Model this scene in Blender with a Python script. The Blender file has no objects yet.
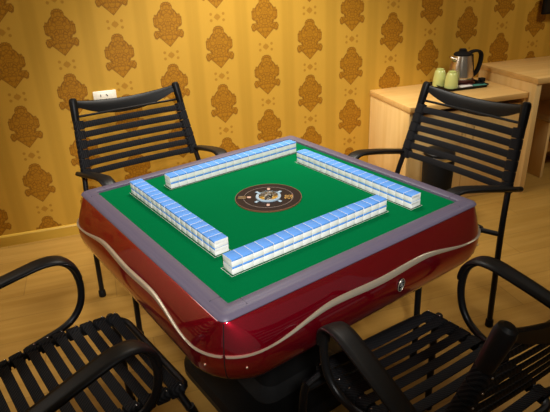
import bpy, bmesh, math, random
from mathutils import Vector, Matrix
random.seed(4)
scene = bpy.context.scene
COL = scene.collection
R = math.radians
PI = math.pi

# ------------------------------------------------------------------ helpers
def obj(name, bm, mat, parent=None, smooth=True, angle=35):
    me = bpy.data.meshes.new(name)
    bmesh.ops.recalc_face_normals(bm, faces=bm.faces)
    bm.to_mesh(me); bm.free()
    o = bpy.data.objects.new(name, me)
    COL.objects.link(o)
    mats = mat if isinstance(mat, (list, tuple)) else [mat]
    for m in mats: me.materials.append(m)
    if smooth:
        for p in me.polygons: p.use_smooth = True
        me.set_sharp_from_angle(angle=R(angle))
    if parent is not None: o.parent = parent
    return o

def thing(name, label, cat, loc=(0, 0, 0), rz=0.0, group=None):
    o = bpy.data.objects.new(name, None)
    o.empty_display_size = 0.05
    COL.objects.link(o)
    o.location = loc; o.rotation_euler = (0, 0, rz)
    return tag(o, label, cat, group)

def tag(o, label, cat, group=None):
    o['label'] = label; o['category'] = cat
    if group: o['group'] = group
    return o

def struct(o, label, cat):
    o['label'] = label; o['category'] = cat; o['kind'] = 'structure'
    return o

def copy_tree(o, parent=None):
    c = o.copy(); COL.objects.link(c)
    if parent is not None: c.parent = parent
    for ch in list(o.children): copy_tree(ch, c)
    return c

def add_box(bm, x0, x1, y0, y1, z0, z1, bev=0.0, seg=2, mi=0):
    vs = [bm.verts.new((x, y, z)) for x in (x0, x1) for y in (y0, y1) for z in (z0, z1)]
    idx = [(0, 1, 3, 2), (4, 6, 7, 5), (0, 4, 5, 1), (2, 3, 7, 6), (0, 2, 6, 4), (1, 5, 7, 3)]
    fs = [bm.faces.new([vs[i] for i in f]) for f in idx]
    for f in fs: f.material_index = mi
    if bev > 0:
        es = list({e for f in fs for e in f.edges})
        bmesh.ops.bevel(bm, geom=es, offset=bev, segments=seg, profile=0.5, affect='EDGES')

def box_bm(*a, **k):
    bm = bmesh.new(); add_box(bm, *a, **k); return bm

def catmull(pts, n=8):
    P = [Vector(p) for p in pts]
    P = [P[0] * 2 - P[1]] + P + [P[-1] * 2 - P[-2]]
    out = []
    for i in range(1, len(P) - 2):
        a, b, c, d = P[i - 1], P[i], P[i + 1], P[i + 2]
        for k in range(n):
            t = k / n
            out.append(0.5 * ((2 * b) + (c - a) * t + (2 * a - 5 * b + 4 * c - d) * t * t + (3 * b - a - 3 * c + d) * t ** 3))
    out.append(P[-2].copy())
    return out

def sweep(bm, path, section, up=Vector((0, 0, 1)), closed=False, caps=True, scale=None, fixed_up=False):
    """section: list of (a, b): a along the side axis, b along the up axis"""
    n = len(path)
    rings = []
    u = Vector(up)
    for i, p in enumerate(path):
        if closed: t = path[(i + 1) % n] - path[i - 1]
        else: t = path[min(i + 1, n - 1)] - path[max(i - 1, 0)]
        t.normalize()
        base = Vector(up) if fixed_up else u
        u2 = base - t * base.dot(t)
        if u2.length < 1e-4: u2 = u - t * u.dot(t)
        if u2.length < 1e-4: u2 = t.orthogonal()
        u2.normalize(); u = u2
        s = t.cross(u2)
        k = scale[i] if scale else 1.0
        ka, kb = (k if isinstance(k, (tuple, list)) else (k, k))
        rings.append([bm.verts.new(p + s * (a * ka) + u2 * (b * kb)) for a, b in section])
    m = len(section)
    for i in range(n if closed else n - 1):
        A, B = rings[i], rings[(i + 1) % n]
        for j in range(m):
            bm.faces.new((A[j], A[(j + 1) % m], B[(j + 1) % m], B[j]))
    if caps and not closed:
        bm.faces.new(rings[0][::-1]); bm.faces.new(rings[-1])
    return rings

def circ(r, n=12, rb=None):
    rb = r if rb is None else rb
    return [(r * math.cos(2 * PI * i / n), rb * math.sin(2 * PI * i / n)) for i in range(n)]

def rrect(w, h, r, n=4):
    out = []
    for cx, cy, a0 in ((w / 2 - r, h / 2 - r, 0), (-w / 2 + r, h / 2 - r, 90), (-w / 2 + r, -h / 2 + r, 180), (w / 2 - r, -h / 2 + r, 270)):
        for k in range(n + 1):
            a = R(a0 + 90 * k / n)
            out.append((cx + r * math.cos(a), cy + r * math.sin(a)))
    return out

def tube(bm, path, r, n=12, up=(0, 0, 1), closed=False):
    sweep(bm, [Vector(p) for p in path], circ(r, n), up=Vector(up), closed=closed)

def round_end_tube(bm, path, r, n=12, up=(1, 0, 0)):
    path = [Vector(p) for p in path]
    t0 = (path[0] - path[1]).normalized(); t1 = (path[-1] - path[-2]).normalized()
    pre = [path[0] + t0 * r * s for s in (0.95, 0.7, 0.35)]
    post = [path[-1] + t1 * r * s for s in (0.35, 0.7, 0.95)]
    sc = [0.3, 0.71, 0.93] + [1] * len(path) + [0.93, 0.71, 0.3]
    sweep(bm, pre + path + post, circ(r, n), up=Vector(up), scale=sc)

def lathe(bm, prof, n=32, c=(0, 0, 0), cap0=True, cap1=True, mi=0):
    rings = []
    for r, z in prof:
        rings.append([bm.verts.new((c[0] + r * math.cos(2 * PI * i / n), c[1] + r * math.sin(2 * PI * i / n), c[2] + z)) for i in range(n)])
    fs = []
    for A, B in zip(rings, rings[1:]):
        for i in range(n): fs.append(bm.faces.new((A[i], A[(i + 1) % n], B[(i + 1) % n], B[i])))
    if cap0: fs.append(bm.faces.new(rings[0][::-1]))
    if cap1: fs.append(bm.faces.new(rings[-1]))
    for f in fs: f.material_index = mi

def loft(bm, rings, close_ends=(True, True), loop=False):
    V = [[bm.verts.new(p) for p in r] for r in rings]
    m = len(V[0])
    pairs = list(zip(V, V[1:])) + ([(V[-1], V[0])] if loop else [])
    for A, B in pairs:
        for j in range(m): bm.faces.new((A[j], A[(j + 1) % m], B[(j + 1) % m], B[j]))
    if not loop and close_ends[0]: bm.faces.new(V[0][::-1])
    if not loop and close_ends[1]: bm.faces.new(V[-1])
    return V

# ------------------------------------------------------------------ node helpers
class NT:
    def __init__(self, name):
        self.m = bpy.data.materials.new(name); self.m.use_nodes = True
        self.t = self.m.node_tree; self.n = self.t.nodes; self.l = self.t.links
        self.b = self.n['Principled BSDF']
    def node(self, k, **kw):
        x = self.n.new(k)
        for a, v in kw.items(): setattr(x, a, v)
        return x
    def put(self, sock, v):
        if hasattr(v, 'is_output'): self.l.new(v, sock)
        else: sock.default_value = v
    def math(self, op, a, b=None, c=None, clamp=False):
        x = self.node('ShaderNodeMath', operation=op, use_clamp=clamp)
        self.put(x.inputs[0], a)
        if b is not None: self.put(x.inputs[1], b)
        if c is not None: self.put(x.inputs[2], c)
        return x.outputs[0]
    def coords(self):
        return self.node('ShaderNodeTexCoord').outputs['Object']
    def xyz(self, v):
        s = self.node('ShaderNodeSeparateXYZ'); self.l.new(v, s.inputs[0]); return s.outputs
    def comb(self, x, y, z):
        s = self.node('ShaderNodeCombineXYZ')
        for i, v in enumerate((x, y, z)): self.put(s.inputs[i], v)
        return s.outputs[0]
    def noise(self, vec, scale, detail=3, rough=0.5):
        x = self.node('ShaderNodeTexNoise'); self.l.new(vec, x.inputs['Vector'])
        x.inputs['Scale'].default_value = scale; x.inputs['Detail'].default_value = detail; x.inputs['Roughness'].default_value = rough
        return x.outputs['Fac']
    def smooth(self, v, a, b):
        x = self.node('ShaderNodeMapRange', interpolation_type='SMOOTHSTEP')
        self.put(x.inputs['Value'], v); x.inputs['From Min'].default_value = a; x.inputs['From Max'].default_value = b
        return x.outputs[0]
    def mix(self, f, a, b, blend='MIX'):
        x = self.node('ShaderNodeMix', data_type='RGBA', blend_type=blend)
        self.put(x.inputs[0], f)
        for i, v in ((6, a), (7, b)):
            self.put(x.inputs[i], (*v, 1) if isinstance(v, tuple) and len(v) == 3 else v)
        return x.outputs[2]
    def mapping(self, vec, scale):
        x = self.node('ShaderNodeMapping'); self.l.new(vec, x.inputs[0]); x.inputs['Scale'].default_value = scale
        return x.outputs[0]
    def bump(self, h, strength=0.2, dist=0.002):
        x = self.node('ShaderNodeBump'); self.put(x.inputs['Height'], h)
        x.inputs['Strength'].default_value = strength; x.inputs['Distance'].default_value = dist
        self.l.new(x.outputs[0], self.b.inputs['Normal'])
    def set(self, **kw):
        names = dict(color='Base Color', rough='Roughness', metal='Metallic', spec='Specular IOR Level', coat='Coat Weight', coat_rough='Coat Roughness', trans='Transmission Weight', ior='IOR')
        for k, v in kw.items():
            if k == 'color' and isinstance(v, tuple) and len(v) == 3: v = (*v, 1)
            self.put(self.b.inputs[names[k]], v)
        return self

def lin(r, g, b):
    f = lambda c: (c / 255) / 12.92 if c / 255 <= 0.04045 else ((c / 255 + 0.055) / 1.055) ** 2.4
    return (f(r), f(g), f(b))

def simple(name, col, rough=0.5, var=0.08, scale=40, bump=0.0, **kw):
    t = NT(name)
    v = t.coords()
    n = t.noise(v, scale, 4)
    lo = tuple(c * (1 - var) for c in col); hi = tuple(min(1, c * (1 + var)) for c in col)
    t.set(color=t.mix(n, lo, hi), rough=rough, **kw)
    if bump: t.bump(n, bump, 0.002)
    return t.m

# ------------------------------------------------------------------ materials
def wallpaper():
    t = NT('gold_damask_wallpaper')
    X, Y, Z = t.xyz(t.coords())
    PX, PZ, X0 = 0.2815, 0.3325, 0.4935
    k = t.math('DIVIDE', t.math('SUBTRACT', X, X0), PX)
    col = t.math('ROUND', k)
    lx = t.math('MULTIPLY', t.math('SUBTRACT', k, col), PX)           # -.14 .. .14 around a column
    odd = t.math('FLOORED_MODULO', col, 2.0)
    zc = t.math('SUBTRACT', Z, t.math('ADD', 0.838, t.math('MULTIPLY', odd, 0.187)))
    kz = t.math('DIVIDE', zc, PZ)
    lz = t.math('MULTIPLY', t.math('SUBTRACT', kz, t.math('ROUND', kz)), PZ)
    u0 = t.math('ABSOLUTE', lx)
    # scalloped leaf edges: small mirrored wobble
    nz = t.noise(t.comb(u0, lz, 0.0), 62, 2)
    wob = t.math('MULTIPLY', t.math('SUBTRACT', nz, 0.5), 0.018)
    u = t.math('ADD', u0, wob)
    v = t.math('ADD', lz, wob)
    def ell(cx, cy, rx, ry):
        a = t.math('DIVIDE', t.math('SUBTRACT', u, cx), rx); b = t.math('DIVIDE', t.math('SUBTRACT', v, cy), ry)
        r = t.math('SQRT', t.math('ADD', t.math('MULTIPLY', a, a), t.math('MULTIPLY', b, b)))
        return t.math('MULTIPLY', t.math('SUBTRACT', r, 1.0), min(rx, ry))
    shapes = [ell(0, .088, .030, .029), ell(0, .055, .050, .035), ell(0, .02, .062, .05), ell(.054, .033, .022, .022), ell(.056, .008, .02, .022),
              ell(0, -.02, .05, .03), ell(.06, -.046, .022, .016), ell(.067, -.056, .013, .017), ell(0, -.045, .055, .02)]
    tri = t.math('MAXIMUM', t.math('SUBTRACT', u, t.math('MULTIPLY', t.math('ADD', v, .118), 1.0)), t.math('ADD', v, .045))
    d = tri
    for s in shapes: d = t.math('MINIMUM', d, s)
    inside = t.smooth(d, 0.0025, -0.0025)
    edge = t.smooth(t.math('ABSOLUTE', d), 0.0045, 0.0015)
    # scrollwork inside the motif: mirrored cell outlines
    vor = t.node('ShaderNodeTexVoronoi', feature='DISTANCE_TO_EDGE')
    t.l.new(t.comb(t.math('MULTIPLY', u0, 1.0), lz, 0.0), vor.inputs['Vector']); vor.inputs['Scale'].default_value = 48
    ring = t.math('SINE', t.math('MULTIPLY', d, 420))
    scr = t.math('MAXIMUM', t.smooth(vor.outputs[0], 0.12, 0.03), t.math('MULTIPLY', t.smooth(ring, 0.5, 0.95), 0.55))
    # medallion and four dots between the motifs
    kz2 = t.math('ADD', kz, 0.5)
    mz = t.math('MULTIPLY', t.math('SUBTRACT', kz2, t.math('ROUND', kz2)), PZ)
    r1 = t.math('ADD', u0, t.math('ABSOLUTE', mz))
    med = t.smooth(t.math('ADD', r1, t.math('MULTIPLY', wob, 1.0)), 0.024, 0.018)
    def dot(cx, cy, r):
        a = t.math('SUBTRACT', u0, cx); b = t.math('SUBTRACT', t.math('ABSOLUTE', mz), cy)
        return t.smooth(t.math('SQRT', t.math('ADD', t.math('MULTIPLY', a, a), t.math('MULTIPLY', b, b))), r + .002, r - .002)
    med = t.math('MAXIMUM', med, dot(.036, .017, .008))
    base = lin(200, 154, 54); band = lin(189, 145, 48)
    st = t.smooth(t.math('ABSOLUTE', t.math('SUBTRACT', u0, .125)), .034, .008)
    fine = t.noise(t.mapping(t.coords(), (260, 1, 26)), 1.0, 2)
    ground = t.mix(st, base, band)
    ground = t.mix(t.math('MULTIPLY', fine, .16), ground, lin(172, 124, 42))
    gold = lin(172, 117, 16); dark = lin(122, 74, 8)
    mot = t.mix(t.math('MULTIPLY', scr, .75), gold, dark)
    c = t.mix(t.math('MULTIPLY', med, .7), ground, lin(160, 108, 22))
    c = t.mix(t.math('MULTIPLY', inside, .95), c, mot)
    c = t.mix(t.math('MULTIPLY', edge, .7), c, dark)
    t.set(color=c, rough=0.55, spec=0.25)
    t.bump(t.math('ADD', t.math('MULTIPLY', inside, .6), t.math('MULTIPLY', fine, .3)), .12, .001)
    return t.m

def wood(name, a, b, axis, rough=0.4, scale=1.0, planks=None, spec=0.4):
    t = NT(name)
    co = t.coords()
    s = [26 * scale, 26 * scale, 26 * scale]; s[axis] = 1.6 * scale
    n = t.noise(t.mapping(co, tuple(s)), 1.0, 5, 0.6)
    s2 = [110 * scale, 110 * scale, 110 * scale]; s2[axis] = 3 * scale
    n2 = t.noise(t.mapping(co, tuple(s2)), 1.0, 2)
    f = t.math('ADD', t.math('MULTIPLY', t.smooth(n, .3, .7), .7), t.math('MULTIPLY', n2, .3))
    c = t.mix(f, a, b)
    h = n2
    if planks:
        w, ln = planks
        X, Y, Z = t.xyz(co)
        kx = t.math('DIVIDE', Y, w); row = t.math('FLOOR', kx)
        ky = t.math('ADD', t.math('DIVIDE', X, ln), t.math('MULTIPLY', row, .37)); cell = t.math('FLOOR', ky)
        wn = t.node('ShaderNodeTexWhiteNoise', noise_dimensions='2D')
        t.l.new(t.comb(row, cell, 0.0), wn.inputs['Vector'])
        c = t.mix(t.math('MULTIPLY', wn.outputs['Value'], .24), c, tuple(x * .62 for x in b))
        fx = t.math('SUBTRACT', kx, row); fy = t.math('SUBTRACT', ky, cell)
        gx = t.math('MINIMUM', fx, t.math('SUBTRACT', 1.0, fx)); gy = t.math('MINIMUM', fy, t.math('SUBTRACT', 1.0, fy))
        g = t.math('MAXIMUM', t.smooth(gx, .016, .004), t.smooth(gy, .003, .0008))
        c = t.mix(t.math('MULTIPLY', g, .4), c, tuple(x * .35 for x in b))
        h = t.math('SUBTRACT', n2, g)
    t.set(color=c, rough=rough, spec=spec)
    t.bump(h, .08, .001)
    return t.m

def lacquer():
    t = NT('red_lacquer')
    co = t.coords()
    v = t.node('ShaderNodeTexNoise'); t.l.new(co, v.inputs['Vector']); v.inputs['Scale'].default_value = 900; v.inputs['Detail'].default_value = 1
    c = t.mix(t.smooth(v.outputs['Fac'], .45, .75), (.38, .0004, .015), (.56, .0015, .028))
    t.set(color=c, rough=.36, metal=.9, coat=1.0, coat_rough=.02)
    t.b.inputs['Coat IOR'].default_value = 2.2
    return t.m

def felt_mat():
    t = NT('green_felt')
    co = t.coords()
    n = t.noise(co, 420, 3); n2 = t.noise(co, 6, 3)
    c = t.mix(n, lin(0, 90, 48), lin(0, 112, 62))
    c = t.mix(t.math('MULTIPLY', n2, .25), c, lin(0, 82, 42))
    t.set(color=c, rough=1.0, spec=.02)
    t.bump(n, .3, .001)
    return t.m

def webbing(name, axis_twill=1):
    t = NT(name)
    co = t.coords()
    X, Y, Z = t.xyz(co)
    w = t.math('SINE', t.math('MULTIPLY', t.math('ADD', X, t.math('MULTIPLY', t.math('ADD', Z, Y), .8)), 640))
    w2 = t.math('SINE', t.math('MULTIPLY', t.math('ADD', Y, Z), 1500))
    h = t.math('ADD', t.math('MULTIPLY', w, .6), t.math('MULTIPLY', w2, .4))
    c = t.mix(t.smooth(h, -.8, .9), (.0025, .0025, .003), (.02, .02, .0215))
    t.set(color=c, rough=.7, spec=.12)
    t.bump(h, .5, .001)
    return t.m

M = {}
M['wall'] = wallpaper()
M['plaster'] = simple('cream_plaster', lin(205, 180, 140), .8, .05, 12)
M['plaster_dim'] = simple('brown_wall_paint', lin(120, 88, 55), .7, .05, 12)
M['ceil'] = simple('white_ceiling_paint', lin(225, 220, 205), .9, .03, 10)
M['floor'] = wood('laminate_floor', lin(180, 140, 70), lin(156, 116, 48), 0, .38, .8, planks=(.19, 1.2), spec=.4)
M['skirting'] = wood('gold_skirting_board', lin(205, 165, 62), lin(190, 148, 48), 0, .4, 1)
M['maple_v'] = wood('maple_veneer_upright', lin(238, 203, 138), lin(226, 186, 114), 2, .4, .8)
M['maple_h'] = wood('maple_veneer_flat', lin(232, 190, 120), lin(214, 168, 94), 0, .35, .8)
M['maple_y'] = wood('maple_veneer_side', lin(236, 196, 138), lin(222, 178, 116), 1, .4, .8)
M['red'] = lacquer()
M['rim'] = simple('mauve_grey_plastic', lin(92, 85, 103), .42, .05, 300, spec=.35)
M['felt'] = felt_mat()
M['slotline'] = simple('slot_white_edge', lin(190, 205, 190), .6)
M['slotdark'] = simple('slot_black_gap', (.006, .012, .008), .7)
M['silver'] = simple('champagne_silver_trim', lin(208, 196, 174), .3, .06, 200, metal=.75)
M['chrome'] = simple('chrome', (.8, .8, .8), .15, .02, 50, metal=1.0)
M['steel'] = simple('brushed_steel', lin(228, 216, 196), .24, .08, 90, metal=.95)
M['screw'] = simple('bright_screw', (.55, .42, .3), .35, .05, 50, metal=.9)
M['black'] = simple('black_paint_metal', (.005, .005, .0053), .38, .2, 60, spec=.3)
M['plastic'] = simple('black_plastic', (.0045, .0044, .0043), .44, .2, 120, bump=.03, spec=.22)
M['blackmat'] = simple('dull_black_plastic', (.006, .006, .006), .6, .2, 60, spec=.2)
M['web'] = webbing('black_webbing')
M['ivory'] = simple('white_tile_resin', lin(238, 238, 236), .3, .02, 60, spec=.5)
M['blue'] = simple('sky_blue_tile_back', lin(92, 150, 226), .6, .04, 60, spec=.2)
M['disc'] = simple('dark_brown_panel', lin(30, 16, 14), .5, .15, 60, spec=.12)
M['gold'] = simple('gold_print', lin(190, 150, 80), .4, .1, 80, metal=.3)
M['palering'] = simple('pale_blue_ring', lin(150, 175, 192), .35, .05, 60)
M['pink'] = simple('pale_pink_button', lin(190, 150, 130), .4)
M['greyline'] = simple('grey_print', lin(140, 125, 118), .5)
M['brownprint'] = simple('olive_brown_print', lin(96, 70, 30), .4)
M['white'] = simple('white_plastic', lin(240, 234, 215), .35, .02)
M['socketdark'] = simple('socket_hole_black', (.01, .01, .01), .6)
M['cup'] = simple('lime_green_glaze', lin(206, 214, 132), .25, .06, 30, spec=.5, coat=.4)
M['maroon'] = simple('maroon_plastic', lin(70, 22, 18), .3)
M['paper'] = simple('white_paper', lin(235, 228, 220), .7)
M['teal'] = simple('teal_foil', lin(70, 140, 125), .45)
M['cushion'] = simple('beige_fabric', lin(205, 180, 140), .85, .06, 200, bump=.1)
M['screen'] = simple('black_glass_screen', (.004, .004, .005), .12, .1)
M['dice'] = simple('white_die', lin(200, 190, 175), .3)
g = NT('clear_dome'); nz_ = g.noise(g.coords(), 8, 1)
g.set(color=(1, 1, 1), rough=.05, trans=1.0, ior=1.12); g.put(g.b.inputs['Roughness'], g.math('MULTIPLY', nz_, .06)); M['dome'] = g.m

# ------------------------------------------------------------------ room
WY = 1.558
XL, XR, YF, ZC = -2.55, 3.7, -2.7, 2.65
def structure_box(name, label, cat, mat, *a, **k):
    return struct(obj(name, box_bm(*a, **k), mat, smooth=False), label, cat)

structure_box('floor', 'golden brown laminate plank floor under the table and chairs', 'floor', M['floor'], XL, XR, YF, WY, -.06, 0)
structure_box('wall_back', 'gold wall papered with columns of damask medallions', 'wall', M['wall'], XL, XR, WY, WY + .1, 0, ZC)
structure_box('wall_left', 'cream side wall at the far left of the room', 'wall', M['plaster'], XL - .1, XL, YF, WY, 0, ZC)
structure_box('wall_right', 'cream side wall at the far right of the room', 'wall', M['plaster'], XR, XR + .1, YF, WY, 0, ZC)
structure_box('ceiling', 'white painted ceiling of the room', 'ceiling', M['ceil'], XL, XR, YF, WY, ZC, ZC + .1)
bm = bmesh.new()
prof = [(0, 0), (-.013, 0), (-.013, .058), (-.009, .066), (0, .068)]
A_ = [bm.verts.new((XL, WY + a, z)) for a, z in prof]; B_ = [bm.verts.new((XR, WY + a, z)) for a, z in prof]
for i in range(5): bm.faces.new((A_[i], A_[(i + 1) % 5], B_[(i + 1) % 5], B_[i]))
bm.faces.new(A_[::-1]); bm.faces.new(B_)
struct(obj('baseboard_back', bm, M['skirting'], smooth=False), 'narrow gold skirting board along the papered wall', 'baseboard')

# wall socket
sx0, sx1, sz0, sz1 = -.529, -.404, .774, .846
t = thing('wall_socket', 'white double power socket on the gold wallpaper behind a chair', 'socket', ((sx0 + sx1) / 2, WY, (sz0 + sz1) / 2))
w2, h2 = (sx1 - sx0) / 2, (sz1 - sz0) / 2
obj('face_plate', box_bm(-w2, w2, -.011, 0, -h2, h2, bev=.004), M['white'], t)
obj('socket_insert', box_bm(-w2 + .016, w2 - .022, -.0125, -.008, -h2 + .012, h2 - .012, bev=.001), M['white'], t)
for (px, pz, an) in ((-.022, .011, 0), (.012, .012, -30), (-.03, -.014, 35), (-.014, -.014, -35), (.006, -.014, 0), (.02, -.014, 0)):
    b = box_bm(-.0022, .0022, -.0135, -.012, -.007, .007)
    bmesh.ops.rotate(b, verts=b.verts, cent=(0, 0, 0), matrix=Matrix.Rotation(R(an), 3, 'Y'))
    bmesh.ops.translate(b, verts=b.verts, vec=(px, 0, pz))
    obj('pin_slot', b, M['socketdark'], t, smooth=False)

# television corner
t = thing('television', 'black wall mounted television at the upper right corner', 'television', (2.46, WY, 1.06))
obj('casing', box_bm(0, 1.1, -.06, -.035, 0, .65, bev=.006), M['blackmat'], t)
obj('screen', box_bm(.012, 1.088, -.0612, -.059, .014, .638), M['screen'], t, smooth=False)
obj('wall_bracket', box_bm(.4, .7, -.036, -.0005, .2, .45, bev=.003), M['black'], t)

# ------------------------------------------------------------------ cabinet, desk, stool
CX0, CX1, CY0, CZ = 1.20, 2.032, 1.068, .669
t = thing('minibar_cabinet', 'low maple sideboard cabinet against the wallpaper holding the kettle tray', 'cabinet', (0, 0, 0))
obj('top_board', box_bm(CX0 - .004, CX1, CY0 - .012, WY - .001, CZ - .034, CZ, bev=.002), M['maple_h'], t)
obj('side_panel', box_bm(CX0, CX0 + .022, CY0, WY - .004, 0, CZ - .035, bev=.0015), M['maple_v'], t)
obj('side_panel', box_bm(CX1 - .022, CX1 - .001, CY0, WY - .004, 0, CZ - .035, bev=.0015), M['maple_v'], t)
obj('back_panel', box_bm(CX0 + .023, CX1 - .023, WY - .012, WY - .004, 0, CZ - .035), M['maple_v'], t)
obj('bottom_board', box_bm(CX0 + .023, CX1 - .023, CY0 + .02, WY - .014, .06, .08, bev=.001), M['maple_h'], t)
obj('plinth', box_bm(CX0 + .023, CX1 - .023, CY0 + .03, CY0 + .045, 0, .06), M['maple_h'], t)
for i, (a, b_) in enumerate(((CX0 + .026, (CX0 + CX1) / 2 - .002), ((CX0 + CX1) / 2 + .002, CX1 - .026))):
    d = obj('door', box_bm(a, b_, CY0 + .012, CY0 + .03, .065, CZ - .066, bev=.0015), M['maple_v'], t)
    hx = b_ - .04 if i == 0 else a + .04
    hb = bmesh.new(); tube(hb, [(hx, CY0 + .012, .40), (hx, CY0 - .008, .40), (hx, CY0 - .008, .50), (hx, CY0 + .012, .50)], .0045, 8, up=(1, 0, 0))
    obj('handle', hb, M['steel'], d)

DX0, DX1, DY0, DZ = 2.035, 3.35, 1.008, .762
t = thing('writing_desk', 'maple writing desk beside the low cabinet, taller than it', 'desk', (0, 0, 0))
obj('desktop', box_bm(DX0, DX1, DY0 - .005, WY - .001, DZ - .036, DZ, bev=.002), M['maple_h'], t)
obj('side_panel', box_bm(DX0 + .001, DX0 + .04, DY0, WY - .004, 0, DZ - .037, bev=.0015), M['maple_v'], t)
obj('side_panel', box_bm(DX1 - .04, DX1 - .001, DY0, WY - .004, 0, DZ - .037, bev=.0015), M['maple_v'], t)
obj('modesty_panel', box_bm(DX0 + .041, DX1 - .041, WY - .03, WY - .012, .3, DZ - .037), M['maple_h'], t)

SX = 2.355
t = thing('stool', 'panel sided wooden stool with beige seat tucked under the desk', 'stool', (SX, 1.17, 0))
obj('side_panel', box_bm(0, .022, 0, .34, 0, .40, bev=.003), M['maple_v'], t)
obj('side_panel', box_bm(.378, .40, 0, .34, 0, .40, bev=.003), M['maple_v'], t)
obj('stretcher', box_bm(.023, .377, .15, .17, .12, .2, bev=.002), M['maple_h'], t)
obj('seat_cushion', box_bm(-.006, .406, -.006, .346, .401, .45, bev=.014, seg=3), M['cushion'], t)

# pedal bin behind the far right chair
t = thing('pedal_bin', 'black pedal bin with a bright rim on the floor before the cabinet', 'bin', (1.31, .90, 0))
b = bmesh.new(); lathe(b, [(.078, 0), (.082, .006), (.09, .40), (.088, .405)], 32); obj('bin_body', b, M['blackmat'], t)
b = bmesh.new(); lathe(b, [(.092, .404), (.094, .408), (.094, .42), (.091, .424)], 32); obj('rim', b, M['chrome'], t)
b = bmesh.new(); lathe(b, [(.09, .423), (.088, .437), (.07, .452), (.035, .46), (.001, .462)], 32); obj('lid', b, M['plastic'], t)
obj('pedal', box_bm(-.02, .02, -.115, -.07, .012, .022, bev=.003), M['chrome'], t)

# ------------------------------------------------------------------ tea tray and its things
TZ = CZ + .0005
tray = thing('serving_tray', 'black rectangular tray on the low cabinet', 'tray', (1.762, 1.395, TZ))
b = bmesh.new()
def rr3(w, h, r, z): return [(x, y, z) for x, y in rrect(w, h, r, 5)]
loft(b, [rr3(.29, .215, .02, 0), rr3(.315, .24, .026, .018), rr3(.31, .235, .025, .018), rr3(.284, .209, .018, .005)])
obj('tray_body', b, M['blackmat'], tray)
TT = TZ + .0053
k = thing('electric_kettle', 'brushed steel electric kettle with black handle standing on the tray', 'kettle', (1.786, 1.42, TT))
b = bmesh.new(); lathe(b, [(.066, 0), (.07, .003), (.07, .016), (.06, .02)], 40); obj('power_base', b, M['maroon'], k)
b = bmesh.new(); lathe(b, [(.06, .0205), (.064, .024), (.064, .034), (.0605, .036)], 40); obj('body_foot', b, M['maroon'], k)
b = bmesh.new(); lathe(b, [(.058, .0365), (.0605, .042), (.06, .055), (.054, .11), (.046, .16), (.0425, .178), (.04, .18)], 48); obj('body', b, M['steel'], k)
b = bmesh.new(); lathe(b, [(.0415, .1805), (.041, .188), (.034, .196), (.022, .2), (.018, .204), (.018, .212), (.012, .218), (.001, .219)], 36); obj('lid', b, M['blackmat'], k)
b = bmesh.new()  # spout on the left, a tapered lip
def spout_ring(x, z, w, h): return [(x, w * math.cos(a), z + h * math.sin(a)) for a in [2 * PI * i / 14 for i in range(14)]]
loft(b, [spout_ring(-.040, .150, .022, .022), spout_ring(-.053, .160, .017, .016), spout_ring(-.066, .171, .010, .008), spout_ring(-.071, .175, .007, .004)])
obj('spout', b, M['steel'], k)
b = bmesh.new()
hp = catmull([(.036, 0, .186), (.062, 0, .197), (.09, 0, .194), (.106, 0, .174), (.107, 0, .135), (.1, 0, .095), (.086, 0, .06), (.066, 0, .043), (.05, 0, .04)], 6)
sweep(b, hp, rrect(.024, .016, .006, 3), up=Vector((0, 0, 1)))
obj('handle', b, M['blackmat'], k)
b = bmesh.new(); sweep(b, [Vector(p) for p in ((.049, 0, .18), (.054, 0, .14), (.063, 0, .08), (.067, 0, .045))], rrect(.026, .012, .004, 2), up=Vector((1, 0, 0)))
obj('handle_spine', b, M['blackmat'], k)
b = bmesh.new(); tube(b, catmull([(.067, -.01, .008), (.088, -.03, .012), (.1, -.05, .014), (.085, -.068, .012), (.07, -.06, .012), (.078, -.04, .02), (.095, -.035, .022)], 6), .0045, 8)
add_box(b, .088, .116, -.045, -.02, .012, .034, bev=.004)
obj('power_cord', b, M['blackmat'], k)
k.scale = (1.36, 1.36, 1.05)
def cup(x, y, label):
    c = thing('cup', label, 'cup', (x, y, TT), 0, 'upturned cups on the tray')
    b = bmesh.new()
    lathe(b, [(.031, .001), (.0345, 0), (.038, .002), (.0385, .016), (.036, .05), (.031, .085), (.0265, .098), (.0225, .101)], 36)
    obj('cup_body', b, M['cup'], c)
    b = bmesh.new(); lathe(b, [(.0215, .1005), (.0225, .107), (.0205, .1085), (.0175, .107), (.017, .1025)], 30)
    obj('foot_ring', b, M['cup'], c)
    c.scale = (1.12, 1.12, 1.02)
cup(1.642, 1.44, 'lime green cup upside down on the tray, the one nearer the wall')
cup(1.660, 1.335, 'lime green cup upside down on the front edge of the tray')
b = box_bm(-.045, .045, -.026, .026, 0, .014, bev=.003)
s = obj('tea_sachet', b, M['paper'], smooth=False); s.location = (1.752, 1.318, TT + .0005); s.rotation_euler = (0, 0, R(8))
tag(s, 'white paper sachet lying on the tray before the kettle', 'sachet')
b = box_bm(-.05, .05, -.022, .022, 0, .008, bev=.002)
s = obj('tea_sachet', b, M['teal'], smooth=False); s.location = (1.862, 1.318, TT + .0005); s.rotation_euler = (0, 0, R(-6))
tag(s, 'teal green sachet lying on the right end of the tray', 'sachet')

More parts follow.
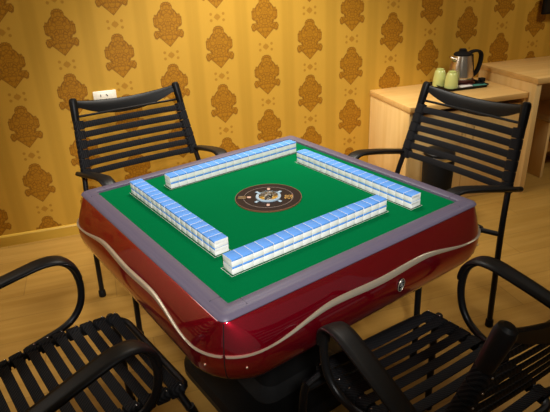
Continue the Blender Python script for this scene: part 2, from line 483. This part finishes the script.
# ------------------------------------------------------------------ mahjong table
TA = R(18.43)
T = thing('mahjong_table', 'square automatic mahjong table with red lacquer sides and green felt top', 'table', (0, 0, 0), TA)
def sq(d, r, z, n=10, zf=None, df=None, per=14):
    """rounded square outline with points along the straight sides too"""
    pts = []
    for q in range(4):
        a0 = q * 90
        c0 = Vector((1, 0)).to_3d(); rot = Matrix.Rotation(R(a0), 3, 'Z')
        side = []
        for i in range(per):                                    # side x = d, y from -(d-r) to d-r
            side.append(Vector((d, -(d - r) + 2 * (d - r) * i / per, 0)))
        for k_ in range(n):
            a = R(90 * k_ / n)
            side.append(Vector((d - r + r * math.cos(a), d - r + r * math.sin(a), 0)))
        pts += [rot @ p for p in side]
    return [(p.x, p.y, z) for p in pts]
# lacquer skirt
prof = [(.480, .020, .745), (.4845, .028, .740), (.494, .05, .727), (.508, .085, .708), (.521, .115, .686), (.530, .135, .665), (.535, .145, .645), (.5355, .148, .628),
        (.531, .145, .605), (.523, .14, .587), (.508, .13, .567), (.486, .12, .541), (.45, .10, .505), (.42, .09, .487), (.36, .08, .478)]
b = bmesh.new(); loft(b, [sq(d, r, z) for d, r, z in prof], (True, True))
obj('lacquer_skirt', b, M['red'], T, angle=60)
def skirt_at(z):
    for (d0, r0, z0), (d1, r1, z1) in zip(prof, prof[1:]):
        if z1 <= z <= z0:
            f = (z0 - z) / (z0 - z1); return d0 + (d1 - d0) * f, r0 + (r1 - r0) * f
    return prof[-1][:2]
# wavy silver strip following the skirt
def strip_zc(sv):      # sv: distance from the middle of a side
    a = abs(sv)
    key = [(0, .682), (.17, .687), (.39, .663), (.47, .662), (.62, .667)]
    for (a0, z0), (a1, z1) in zip(key, key[1:]):
        if a <= a1:
            f = (a - a0) / (a1 - a0); f = f * f * (3 - 2 * f); return z0 + (z1 - z0) * f
    return key[-1][1]
def strip_th(sv):
    a = abs(sv); return .0022 + .0062 * max(0.0, 1 - (a / .36) ** 2)
def side_point(sv, z, off):
    """point of the skirt on the +x side at signed arc position sv"""
    d, r = skirt_at(z); d += off
    L = d - r
    if abs(sv) <= L: return Vector((d, sv, z))
    a = min((abs(sv) - L) / r, PI / 4) ; s_ = 1 if sv > 0 else -1
    return Vector((d - r + r * math.cos(a), s_ * (d - r + r * math.sin(a)), z))
bS = bmesh.new(); n = 60
for q in range(4):
    rot = Matrix.Rotation(R(90 * q), 3, 'Z')
    d0, r0 = skirt_at(.672); smax = (d0 - r0) + r0 * PI / 4
    rows = []
    for i in range(n + 1):
        sv = -smax + 2 * smax * i / n
        zc_, th = strip_zc(sv), strip_th(sv)
        rows.append([bS.verts.new(rot @ side_point(sv, zc_ + dz, off)) for dz, off in ((-th, -.002), (-th, .002), (-th * .4, .0045), (th * .4, .0045), (th, .002), (th, -.002))])
    for A0, B0 in zip(rows, rows[1:]):
        for j in range(5): bS.faces.new((A0[j], A0[j + 1], B0[j + 1], B0[j]))
bmesh.ops.remove_doubles(bS, verts=bS.verts, dist=.0015)
obj('silver_strip', bS, M['silver'], T, angle=50)
# thin dark corner seams and the screws beside them
for q in range(4):
    rot = Matrix.Rotation(R(90 * q + 45), 3, 'Z')
    path = []
    for d, r, z in prof[1:-2]:
        rad = (d - r) * math.sqrt(2) + r
        path.append(rot @ Vector((rad + .0002, 0, z)))
    b = bmesh.new(); sweep(b, path, circ(.0012, 6), up=Vector((0, 0, 1)))
    obj('corner_seam', b, M['blackmat'], T)
    for s_ in (-1, 1):
        p = side_point(.452, .628, 0)
        rq = Matrix.Rotation(R(90 * q), 3, 'Z') if s_ > 0 else Matrix.Rotation(R(90 * q + 90), 3, 'Z')
        p2 = rq @ Vector((p.x, s_ * p.y, p.z))
        b = bmesh.new(); bmesh.ops.create_uvsphere(b, u_segments=10, v_segments=6, radius=.0036, matrix=Matrix.Translation(p2))
        obj('screw', b, M['screw'], T)
# rim
b = bmesh.new()
loft(b, [sq(.474, .02, .7455), sq(.485, .022, .7465), sq(.4865, .022, .750), sq(.483, .02, .7555), sq(.472, .016, .7605), sq(.469, .015, .7598), sq(.466, .014, .7612), sq(.444, .006, .7612), sq(.4385, .004, .759), sq(.437, .003, .7505), sq(.437, .003, .7455)], loop=True)
obj('rim', b, M['rim'], T, angle=40)
b = bmesh.new()
for q in range(4):
    for s_ in (-1, 1):
        bb = bmesh.new(); add_box(bb, .439, .4700, s_ * .405 - .0003, s_ * .405 + .0003, .7475, .7613)
        bmesh.ops.rotate(bb, verts=bb.verts, cent=(0, 0, 0), matrix=Matrix.Rotation(R(90 * q), 3, 'Z'))
        me = bpy.data.meshes.new('tmp'); bb.to_mesh(me); bb.free(); b.from_mesh(me); bpy.data.meshes.remove(me)
obj('rim_joint', b, M['slotdark'], T, smooth=False)
FZ = .7520
obj('felt', box_bm(-.4368, .4368, -.4368, .4368, .746, FZ), M['felt'], T, smooth=False)
# centre console
def disc_bm(r, z0, z1, n=64, c=(0, 0)):
    b = bmesh.new(); lathe(b, [(r, z0), (r, z1 - .0006), (r - .0006, z1)], n, (c[0], c[1], 0)); return b
def ring_bm(r0, r1, z0, z1, n=64):
    b = bmesh.new(); loft(b, [[(r * math.cos(2 * PI * i / n), r * math.sin(2 * PI * i / n), z) for i in range(n)] for r, z in ((r0, z0), (r1, z0), (r1, z1), (r0, z1))], loop=True); return b
con = obj('centre_console', disc_bm(.112, FZ, FZ + .004), M['disc'], T)
obj('outer_ring', ring_bm(.1115, .1135, FZ, FZ + .0046), simple('dull_copper_edge', lin(104, 66, 42), .5), con)
obj('printed_ring', ring_bm(.0835, .0848, FZ + .0038, FZ + .0043), M['greyline'], con)
obj('dice_ring', ring_bm(.034, .043, FZ + .0038, FZ + .008), M['palering'], con)
obj('dice_plate', disc_bm(.034, FZ + .0035, FZ + .0046), simple('dull_bronze_plate', lin(96, 104, 112), .4), con)
CA = R(-36.8)   # towards the right-hand seat as the photograph sees it
for i in range(8):
    a = CA + i * PI / 4
    if i % 2: bb = box_bm(-.007, .007, -.005, .005, FZ + .0038, FZ + .0068, bev=.002); m = M['palering']
    else: bb = box_bm(-.007, .007, -.0055, .0055, FZ + .0038, FZ + .0062, bev=.002); m = M['pink']
    bmesh.ops.translate(bb, verts=bb.verts, vec=(.055 if i % 2 else .066, 0, 0))
    bmesh.ops.rotate(bb, verts=bb.verts, cent=(0, 0, 0), matrix=Matrix.Rotation(a, 3, 'Z'))
    if i == 0: bb.free(); continue
    obj('console_button', bb, m, con)
for (x, y, an) in ((.008, .004, 20), (-.012, -.006, 50)):
    bb = box_bm(-.006, .006, -.006, .006, FZ + .0046, FZ + .0166, bev=.0015)
    bmesh.ops.rotate(bb, verts=bb.verts, cent=(0, 0, 0), matrix=Matrix.Rotation(R(an), 3, 'Z'))
    bmesh.ops.translate(bb, verts=bb.verts, vec=(x, y, 0))
    obj('die', bb, M['dice'], con)
b = bmesh.new(); lathe(b, [(.0338, FZ + .0055), (.033, FZ + .012), (.029, FZ + .0165), (.018, FZ + .0195), (.001, FZ + .0205)], 40); obj('dice_dome', b, M['dome'], con)
# gold script mark (right) : brush-like strokes
def stroke(bm, pts, w, z=FZ + .0044):
    pts = [Vector((x, y, z)) for x, y in pts]
    sweep(bm, catmull([tuple(p) for p in pts], 5), rrect(w, .0008, .0003, 1), up=Vector((0, 0, 1)), fixed_up=True)
def placed(bm, a, rad):
    bmesh.ops.rotate(bm, verts=bm.verts, cent=(0, 0, 0), matrix=Matrix.Rotation(a + PI / 2, 3, 'Z'))
    bmesh.ops.translate(bm, verts=bm.verts, vec=(rad * math.cos(a), rad * math.sin(a), 0))
    return bm
b = bmesh.new()
for pts in ([(-.016, .008), (-.006, .012), (-.009, .002), (-.016, -.004), (-.008, -.006)], [(-.005, .011), (.002, .006), (-.001, -.004), (.004, -.009)],
            [(.004, .011), (.013, .010), (.008, .002), (.014, -.001), (.009, -.009), (.016, -.011)], [(-.014, -.011), (.0, -.013), (.012, -.014)]):
    stroke(b, pts, .003)
obj('gold_script', placed(b, CA + R(-4), .068), M['gold'], con)
b = box_bm(-.011, .011, -.014, .014, FZ + .0038, FZ + .0044, bev=.002)
obj('olive_label', placed(b, CA + PI, .09), M['brownprint'], con)
b = bmesh.new(); add_box(b, -.003, .003, -.001, .001, FZ + .0041, FZ + .0046); obj('red_mark', placed(b, CA + R(10), .083), simple('red_print', lin(150, 30, 30), .4), con, smooth=False)

# tile walls: (axis, start, centre across)
TW, TD, TH = .0340, .0445, .0225
NT_ = 17
walls = {
    'back':  dict(axis='x', c=.0725, across=.3185, words='far row', end='left end'),
    'front': dict(axis='x', c=-.069, across=-.310, words='near row', end='left end'),
    'left':  dict(axis='y', c=.070, across=-.3195, words='left row', end='near end'),
    'right': dict(axis='y', c=-.083, across=.312, words='right row', end='near end'),
}
for kname, w in walls.items():
    Lh = TW * NT_ / 2 + .0042; Dh = TD / 2 + .0042
    for nm, g_, mat, zt in (('slot_edge', .0014, M['slotline'], FZ + .0003), ('slot_gap', 0, M['slotdark'], FZ + .0006)):
        lx, ly = (Lh + g_, Dh + g_) if w['axis'] == 'x' else (Dh + g_, Lh + g_)
        cx_, cy_ = (w['c'], w['across']) if w['axis'] == 'x' else (w['across'], w['c'])
        ri = .0016 if nm == 'slot_gap' else .0015
        b = bmesh.new()
        def rec(a, c_, z): return [(cx_ - a, cy_ - c_, z), (cx_ + a, cy_ - c_, z), (cx_ + a, cy_ + c_, z), (cx_ - a, cy_ + c_, z)]
        loft(b, [rec(lx, ly, FZ - .0005), rec(lx, ly, zt), rec(lx - ri, ly - ri, zt), rec(lx - ri, ly - ri, FZ - .0005)], loop=True)
        obj(nm, b, mat, T, smooth=False)
# one tile: white body with a sky-blue back, lying face down
def tile_proto():
    b = box_bm(-TW / 2 + .0002, TW / 2 - .0002, -TD / 2, TD / 2, 0, .0172, bev=.0013)
    for s_ in (-1, 1):
        xs = sorted((s_ * (TW / 2 - .0002), s_ * (TW / 2 - .0006)))
        add_box(b, xs[0], xs[1], -TD / 2 + .0006, TD / 2 - .0006, .012, TH - .0004)
    o = obj('mahjong_tile', b, M['ivory'], None, angle=50)
    b = box_bm(-TW / 2 + .0005, TW / 2 - .0005, -TD / 2, TD / 2, .0162, TH - .0002, bev=.0013)
    obj('blue_back', b, M['blue'], o, angle=50)
    return o
ORD = ['end', 'second', 'third', 'fourth', 'fifth', 'sixth', 'seventh', 'eighth', 'ninth', 'tenth', 'eleventh', 'twelfth', 'thirteenth', 'fourteenth', 'fifteenth', 'sixteenth', 'farthest']
proto = tile_proto(); first = True
rt = Matrix.Rotation(TA, 3, 'Z')
for kname, w in walls.items():
    for layer, lw in ((0, 'lower'), (1, 'upper')):
        for i in range(NT_):
            o = proto if first else copy_tree(proto)
            first = False
            s_ = w['c'] + (i - (NT_ - 1) / 2) * TW
            p = Vector((s_, w['across'], 0)) if w['axis'] == 'x' else Vector((w['across'], s_, 0))
            jit = random.uniform(-.0006, .0006)
            p += Vector((0, jit, 0)) if w['axis'] == 'x' else Vector((jit, 0, 0))
            p = rt @ p
            o.location = (p.x, p.y, FZ + .0003 + layer * TH)
            o.rotation_euler = (0, 0, TA + (0 if w['axis'] == 'x' else PI / 2))
            which = (ORD[i] + ' from its ' + w['end']) if 0 < i < 16 else ('at its ' + w['end'] if i == 0 else 'at its ' + ('right end' if w['axis'] == 'x' else 'far end'))
            tag(o, 'blue backed tile in the ' + lw + ' layer of the ' + w['words'] + ', ' + which, 'mahjong tile', 'mahjong tiles of the ' + w['words'])

# badge
def skirt_frame(xs, z):        # front side (-y)
    d, r = skirt_at(z); d2, _ = skirt_at(z - .01)
    p = Vector((xs, -d, z)); up = Vector((0, (d - d2) * -1, .01)).normalized()
    nrm = Vector((1, 0, 0)).cross(up) ; return p, up, nrm
p, up, nrm = skirt_frame(.066, .645)
mx = Matrix.Translation(p + nrm * .0005) @ Matrix(((1, 0, 0), tuple(up), tuple(nrm))).transposed().to_4x4()
def badge_pt(a, b_, h): return mx @ Vector((a + b_ * .22, b_, h))
b = bmesh.new()
loft(b, [[badge_pt(rx * math.cos(2 * PI * i / 32), ry * math.sin(2 * PI * i / 32), h) for i in range(32)] for rx, ry, h in ((.0125, .0185, -.003), (.0125, .0185, .002), (.0115, .0175, .003))])
bd = obj('badge', b, M['blackmat'], T)
b = bmesh.new(); sweep(b, [badge_pt(.0125 * math.cos(2 * PI * i / 32), .0185 * math.sin(2 * PI * i / 32), .0025) for i in range(32)], circ(.0008, 6), up=nrm, closed=True)
obj('badge_rim', b, M['silver'], bd)
b = bmesh.new()
sweep(b, catmull([tuple(badge_pt(x, y, .003)) for x, y in ((.004, .011), (-.002, .012), (-.005, .007), (0, .001), (.005, -.005), (.001, -.011), (-.005, -.010))], 6), circ(.0019, 6, .0008), up=nrm)
sweep(b, [badge_pt(-.006, -.002, .003), badge_pt(.006, .004, .003)], circ(.0012, 6, .0006), up=nrm)
obj('badge_mark', b, simple('dull_silver_mark', lin(130, 128, 122), .5, metal=.3), bd)
# under body, column and base
b = bmesh.new(); loft(b, [sq(.37, .05, .48), sq(.36, .05, .43), sq(.30, .05, .40), sq(.16, .05, .39)]); obj('machine_housing', b, M['blackmat'], T)
b = bmesh.new(); loft(b, [sq(.15, .05, .395), sq(.14, .05, .2), sq(.15, .05, .09), sq(.20, .06, .06)]); obj('column', b, M['blackmat'], T)
b = bmesh.new(); loft(b, [sq(.295, .12, 0), sq(.30, .12, .004), sq(.30, .12, .03), sq(.285, .12, .05), sq(.22, .10, .065)]); obj('pedestal_base', b, M['plastic'], T)

# ------------------------------------------------------------------ armchairs
def post_pt(z):
    key = [(.316, 0, 0), (.306, -.002, .3), (.296, -.012, .48), (.275, -.052, .654), (.2605, -.092, .80), (.247, -.127, .937)]
    for a, b_ in zip(key, key[1:]):
        if z <= b_[2]:
            f = (z - a[2]) / (b_[2] - a[2]); return Vector((a[0] + (b_[0] - a[0]) * f, a[1] + (b_[1] - a[1]) * f, z))
    return Vector(key[-1])
SEATX, SEATZ = .206, .452
def rail_z(y): return SEATZ + .006 - .5 * (y - .23) ** 2
def make_chair():
    t = thing('armchair', 'x', 'chair')
    for s in (-1, 1):
        b = bmesh.new()
        pts = catmull([(s * .316, 0, .004), (s * .306, -.002, .3), (s * .296, -.012, .48), (s * .275, -.052, .654), (s * .2605, -.092, .80), (s * .247, -.127, .937)], 7)
        round_end_tube(b, pts, .012, 12)
        leg = obj('rear_leg', b, M['black'], t)
        b = bmesh.new(); lathe(b, [(.0165, 0), (.0175, .003), (.0165, .03), (.014, .034)], 16, (s * .316, 0, 0)); obj('foot_cap', b, M['blackmat'], leg)
        b = bmesh.new()
        p0, p1 = post_pt(.856), post_pt(.937)
        dirv = (p1 - p0).normalized()
        pa = [Vector((s * p.x, p.y, p.z)) for p in (p0, p0 + dirv * .03, p1, p1 + dirv * .012, p1 + dirv * .017)]
        sweep(b, pa, circ(.0185, 16, .020), up=Vector((0, 1, 0)), scale=[.86, .93, 1, .86, .5])
        obj('end_cap', b, M['plastic'], leg)
        b = bmesh.new()
        tube(b, catmull([(s * .278, .43, .004), (s * .272, .428, .2), (s * .266, .424, .36), (s * .262, .41, .425)], 6), .012, 12, up=(1, 0, 0))
        leg = obj('front_leg', b, M['black'], t)
        b = bmesh.new(); lathe(b, [(.0165, 0), (.0175, .003), (.0165, .03), (.014, .034)], 16, (s * .278, .43, 0)); obj('foot_cap', b, M['blackmat'], leg)
        # arm loop
        ap = [(.294, -.105, .612), (.289, .0, .637), (.281, .10, .661), (.272, .19, .680), (.266, .25, .689), (.262, .295, .681), (.260, .325, .652), (.259, .338, .605),
              (.258, .337, .555), (.256, .322, .510), (.252, .292, .477), (.245, .25, .462), (.235, .20, .458), (.222, .14, .456)]
        path = catmull([(s * x, y, z) for x, y, z in ap], 6)
        b = bmesh.new(); round_end_tube(b, path, .0112, 12)
        arm = obj('arm_tube', b, M['black'], t)
        pad = path[2:6 * 7 + 1]
        b = bmesh.new(); n_ = len(pad)
        sec = [(-.025, .001), (-.0265, .006), (-.024, .0105), (-.012, .0125), (.012, .0125), (.024, .0105), (.0265, .006), (.025, .001), (.012, -.004), (-.012, -.004)]
        sc = []
        for i in range(n_):
            f = i / (n_ - 1)
            wv = .92 + .18 * math.sin(min(1, f * 1.6) * PI / 2) if f < .72 else 1.10 - .40 * ((f - .72) / .28)
            if i == 0: wv *= .7
            sc.append((wv, 1.0 if 0 < i < n_ - 1 else .75))
        sweep(b, pad, sec, up=Vector((0, 0, 1)), scale=sc)
        obj('armrest_pad', b, M['plastic'], arm, angle=60)
    # top rail: bowed, sagging top edge and bellied lower edge
    b = bmesh.new(); n_ = 36; rows = []
    for i in range(n_ + 1):
        f = -1 + 2 * i / n_
        x = f * .247
        bow = -.035 * (1 - f * f)
        top = .944 - .026 * (1 - f * f)
        low = .920 - .068 * (1 - abs(f) ** 2.2)
        if abs(f) > .9: low = min(low, .908)
        yb = lambda z: post_pt(min(z, .937)).y + bow
        th = .007
        rows.append([bm_v for bm_v in (b.verts.new((x, yb(low) + th, low + .003)), b.verts.new((x, yb((low + top) / 2) + th * 1.2, (low + top) / 2)), b.verts.new((x, yb(top) + th, top - .003)), b.verts.new((x, yb(top), top)),
                     b.verts.new((x, yb(top) - th, top - .003)), b.verts.new((x, yb((low + top) / 2) - th * .8, (low + top) / 2)), b.verts.new((x, yb(low) - th, low + .003)), b.verts.new((x, yb(low), low)))])
    for A0, B0 in zip(rows, rows[1:]):
        for j in range(8): b.faces.new((A0[j], A0[(j + 1) % 8], B0[(j + 1) % 8], B0[j]))
    b.faces.new(rows[0][::-1]); b.faces.new(rows[-1])
    obj('top_rail', b, M['plastic'], t, angle=50)
    b = bmesh.new(); p = post_pt(.873); tube(b, [(-p.x, p.y, p.z), (p.x, p.y, p.z)], .0055, 8); obj('cross_rod', b, M['black'], t)
    # back straps
    for i in range(6):
        z = .836 - i * .0415
        p = post_pt(z); dv = (post_pt(z + .01) - post_pt(z - .01)).normalized()
        dv2 = Vector((0, dv.y, dv.z)).normalized()
        b = bmesh.new(); n_ = 16; path = []
        for k in range(n_ + 1):
            f = -1 + 2 * k / n_
            path.append(Vector((f * p.x, p.y + .010 - .012 * (1 - f * f), z)))
        sweep(b, path, rrect(.0042, .0285, .002, 2), up=dv2, fixed_up=True)
        for s in (-1, 1):
            c = Vector((s * (p.x - .009), p.y, z)); dd = Vector((s * dv.x, dv.y, dv.z))
            sweep(b, [c + dd * h for h in (-.0200, -.0192, -.013, .013, .0192, .0200)], rrect(.046, .034, .0135, 4), up=Vector((0, 1, 0)), scale=[.96, 1, 1, 1, 1, .96])
        st = obj('back_strap', b, M['web'], t, angle=40)
        for s in (-1, 1):
            for yy in (-.0155,):
                b = bmesh.new(); bmesh.ops.create_uvsphere(b, u_segments=8, v_segments=6, radius=.0026, matrix=Matrix.Translation((s * (p.x - .010), p.y + yy - .002, z)))
                obj('stud', b, M['chrome'], st)
    # seat frame and straps
    b = bmesh.new()
    for s in (-1, 1):
        tube(b, [(s * SEATX, .02, rail_z(.02)), (s * .299, -.008, .44)], .0105, 10, up=(0, 1, 0))
        tube(b, [(s * SEATX, .405, rail_z(.40)), (s * .264, .408, .418)], .0105, 10, up=(0, 1, 0))
    fr = [Vector((x, y + .212, rail_z(y + .212))) for x, y in rrect(2 * SEATX, .455, .035, 5)]
    ring = []
    for p, q_ in zip(fr, fr[1:] + fr[:1]):
        m_ = max(1, int((q_ - p).length / .03))
        for k in range(m_):
            v = p.lerp(q_, k / m_); v.z = rail_z(v.y) - (.010 * max(0, (v.y - .40) / .04)); ring.append(v)
    tube(b, ring, .0115, 10, closed=True)
    obj('seat_frame', b, M['black'], t)
    b = bmesh.new(); tube(b, [(-.264, .423, .385), (.264, .423, .385)], .0095, 10); obj('front_rail', b, M['black'], t)
    for i in range(10):
        y = .402 - i * .0425
        z = rail_z(y) + .0125
        b = bmesh.new(); n_ = 14
        path = [Vector((f * SEATX, y, z - .008 * (1 - f * f))) for f in [-1 + 2 * k / n_ for k in range(n_ + 1)]]
        sweep(b, path, rrect(.030, .0042, .002, 2), up=Vector((0, 0, 1)), fixed_up=True)
        for s in (-1, 1):
            sweep(b, [Vector((s * SEATX, y + h, rail_z(y + h))) for h in (-.0185, -.017, -.011, .011, .017, .0185)], rrect(.038, .034, .013, 4), up=Vector((0, 0, 1)), scale=[.84, .97, 1, 1, .97, .84])
        st = obj('seat_strap', b, M['web'], t, angle=40)
        for s in (-1, 1):
            b = bmesh.new(); bmesh.ops.create_uvsphere(b, u_segments=8, v_segments=6, radius=.0028, matrix=Matrix.Translation((s * (SEATX + .009), y + .012, rail_z(y) + .0165)))
            obj('stud', b, M['chrome'], st)
    return t
chair = make_chair()
spots = [
    ((-.337, .881), -75.1, 'black strap armchair against the wallpaper, under the power socket'),
    ((.870, .234), 195.8, 'black strap armchair in front of the maple cabinet, beyond the table'),
    ((-.87, -.40), 20.6, 'black strap armchair in the near left corner, facing the glossy side of the table'),
    ((.283, -.863), 104.0, 'black strap armchair at the near right, seen from behind its back post'),
]
for i, ((x, y), h, label) in enumerate(spots):
    o = chair if i == 0 else copy_tree(chair)
    o.location = (x, y, 0); o.rotation_euler = (0, 0, R(h - 90))
    tag(o, label, 'chair', 'strap armchairs around the mahjong table')

# ------------------------------------------------------------------ light
def area(name, loc, target, size, power, col, size_y=None, spread=180):
    l = bpy.data.lights.new(name, 'AREA'); l.energy = power; l.color = col
    l.shape = 'RECTANGLE'; l.size = size; l.size_y = size_y or size; l.spread = R(spread)
    o = bpy.data.objects.new(name, l); COL.objects.link(o)
    o.location = loc; o.rotation_euler = (Vector(target) - Vector(loc)).to_track_quat('-Z', 'Y').to_euler()
    return o
def spot(name, loc, target, power, col, angle, blend, radius):
    l = bpy.data.lights.new(name, 'SPOT'); l.energy = power; l.color = col; l.spot_size = R(angle); l.spot_blend = blend; l.shadow_soft_size = radius
    o = bpy.data.objects.new(name, l); COL.objects.link(o)
    o.location = loc; o.rotation_euler = (Vector(target) - Vector(loc)).to_track_quat('-Z', 'Y').to_euler()
    return o
area('ceiling_lamp', (.3, 1.0, 2.6), (.3, 1.1, 0), .6, 27, (1, .95, .85), .6, 100)
area('window_daylight', (-2.5, .7, 1.95), (0, .7, .6), .9, 8, (1, .97, .93), 1.2, 150)
area('added_desk_fill', (2.3, .1, 2.6), (2.35, .9, .3), .5, 11, (1, .95, .85), .5, 120)  # added fill for the stool, under-desk space and right wall; no known fixture
area('added_corner_fill', (-1.95, 1.0, 2.6), (-1.95, 1.2, 0), .5, 9, (1, .95, .85), .5, 120)  # added to brighten the left back corner that the skirt reflects; invented source
spot('added_front_spot', (-.5, -2.15, 2.15), (.07, .32, .8), 300, (1, .97, .93), 42, .6, .12)  # added narrow spot whitening tile fronts from the camera side; not a ceiling fixture
w = bpy.data.worlds.new('room_ambient'); scene.world = w; w.use_nodes = True
w.node_tree.nodes['Background'].inputs[0].default_value = (1, .92, .8, 1); w.node_tree.nodes['Background'].inputs[1].default_value = .06

# ------------------------------------------------------------------ camera
cam = bpy.data.cameras.new('camera'); co_ = bpy.data.objects.new('camera', cam); COL.objects.link(co_)
cam.sensor_width = 36; cam.lens = 535.853 * 36 / 550; cam.clip_start = .02
right = Vector((0.9484141061455362, -0.3148319510753102, -0.03730316134427104))
down = Vector((-0.16606483924863824, -0.39310580927481675, -0.904372872149378))
fwd = Vector((0.270061386409622, 0.8639147326539263, -0.4251096120696496))
mw = Matrix((right, -down, -fwd)).transposed().to_4x4()
mw.translation = Vector((-0.47610199, -1.59410306, 1.50209961))
co_.matrix_world = mw
scene.camera = co_
scene.view_settings.view_transform = 'Standard'
scene.view_settings.look = 'None'
scene.view_settings.exposure = 0.0
scene.view_settings.gamma = 1.0
scene.view_settings.use_curve_mapping = False
scene.cycles.use_denoising = True
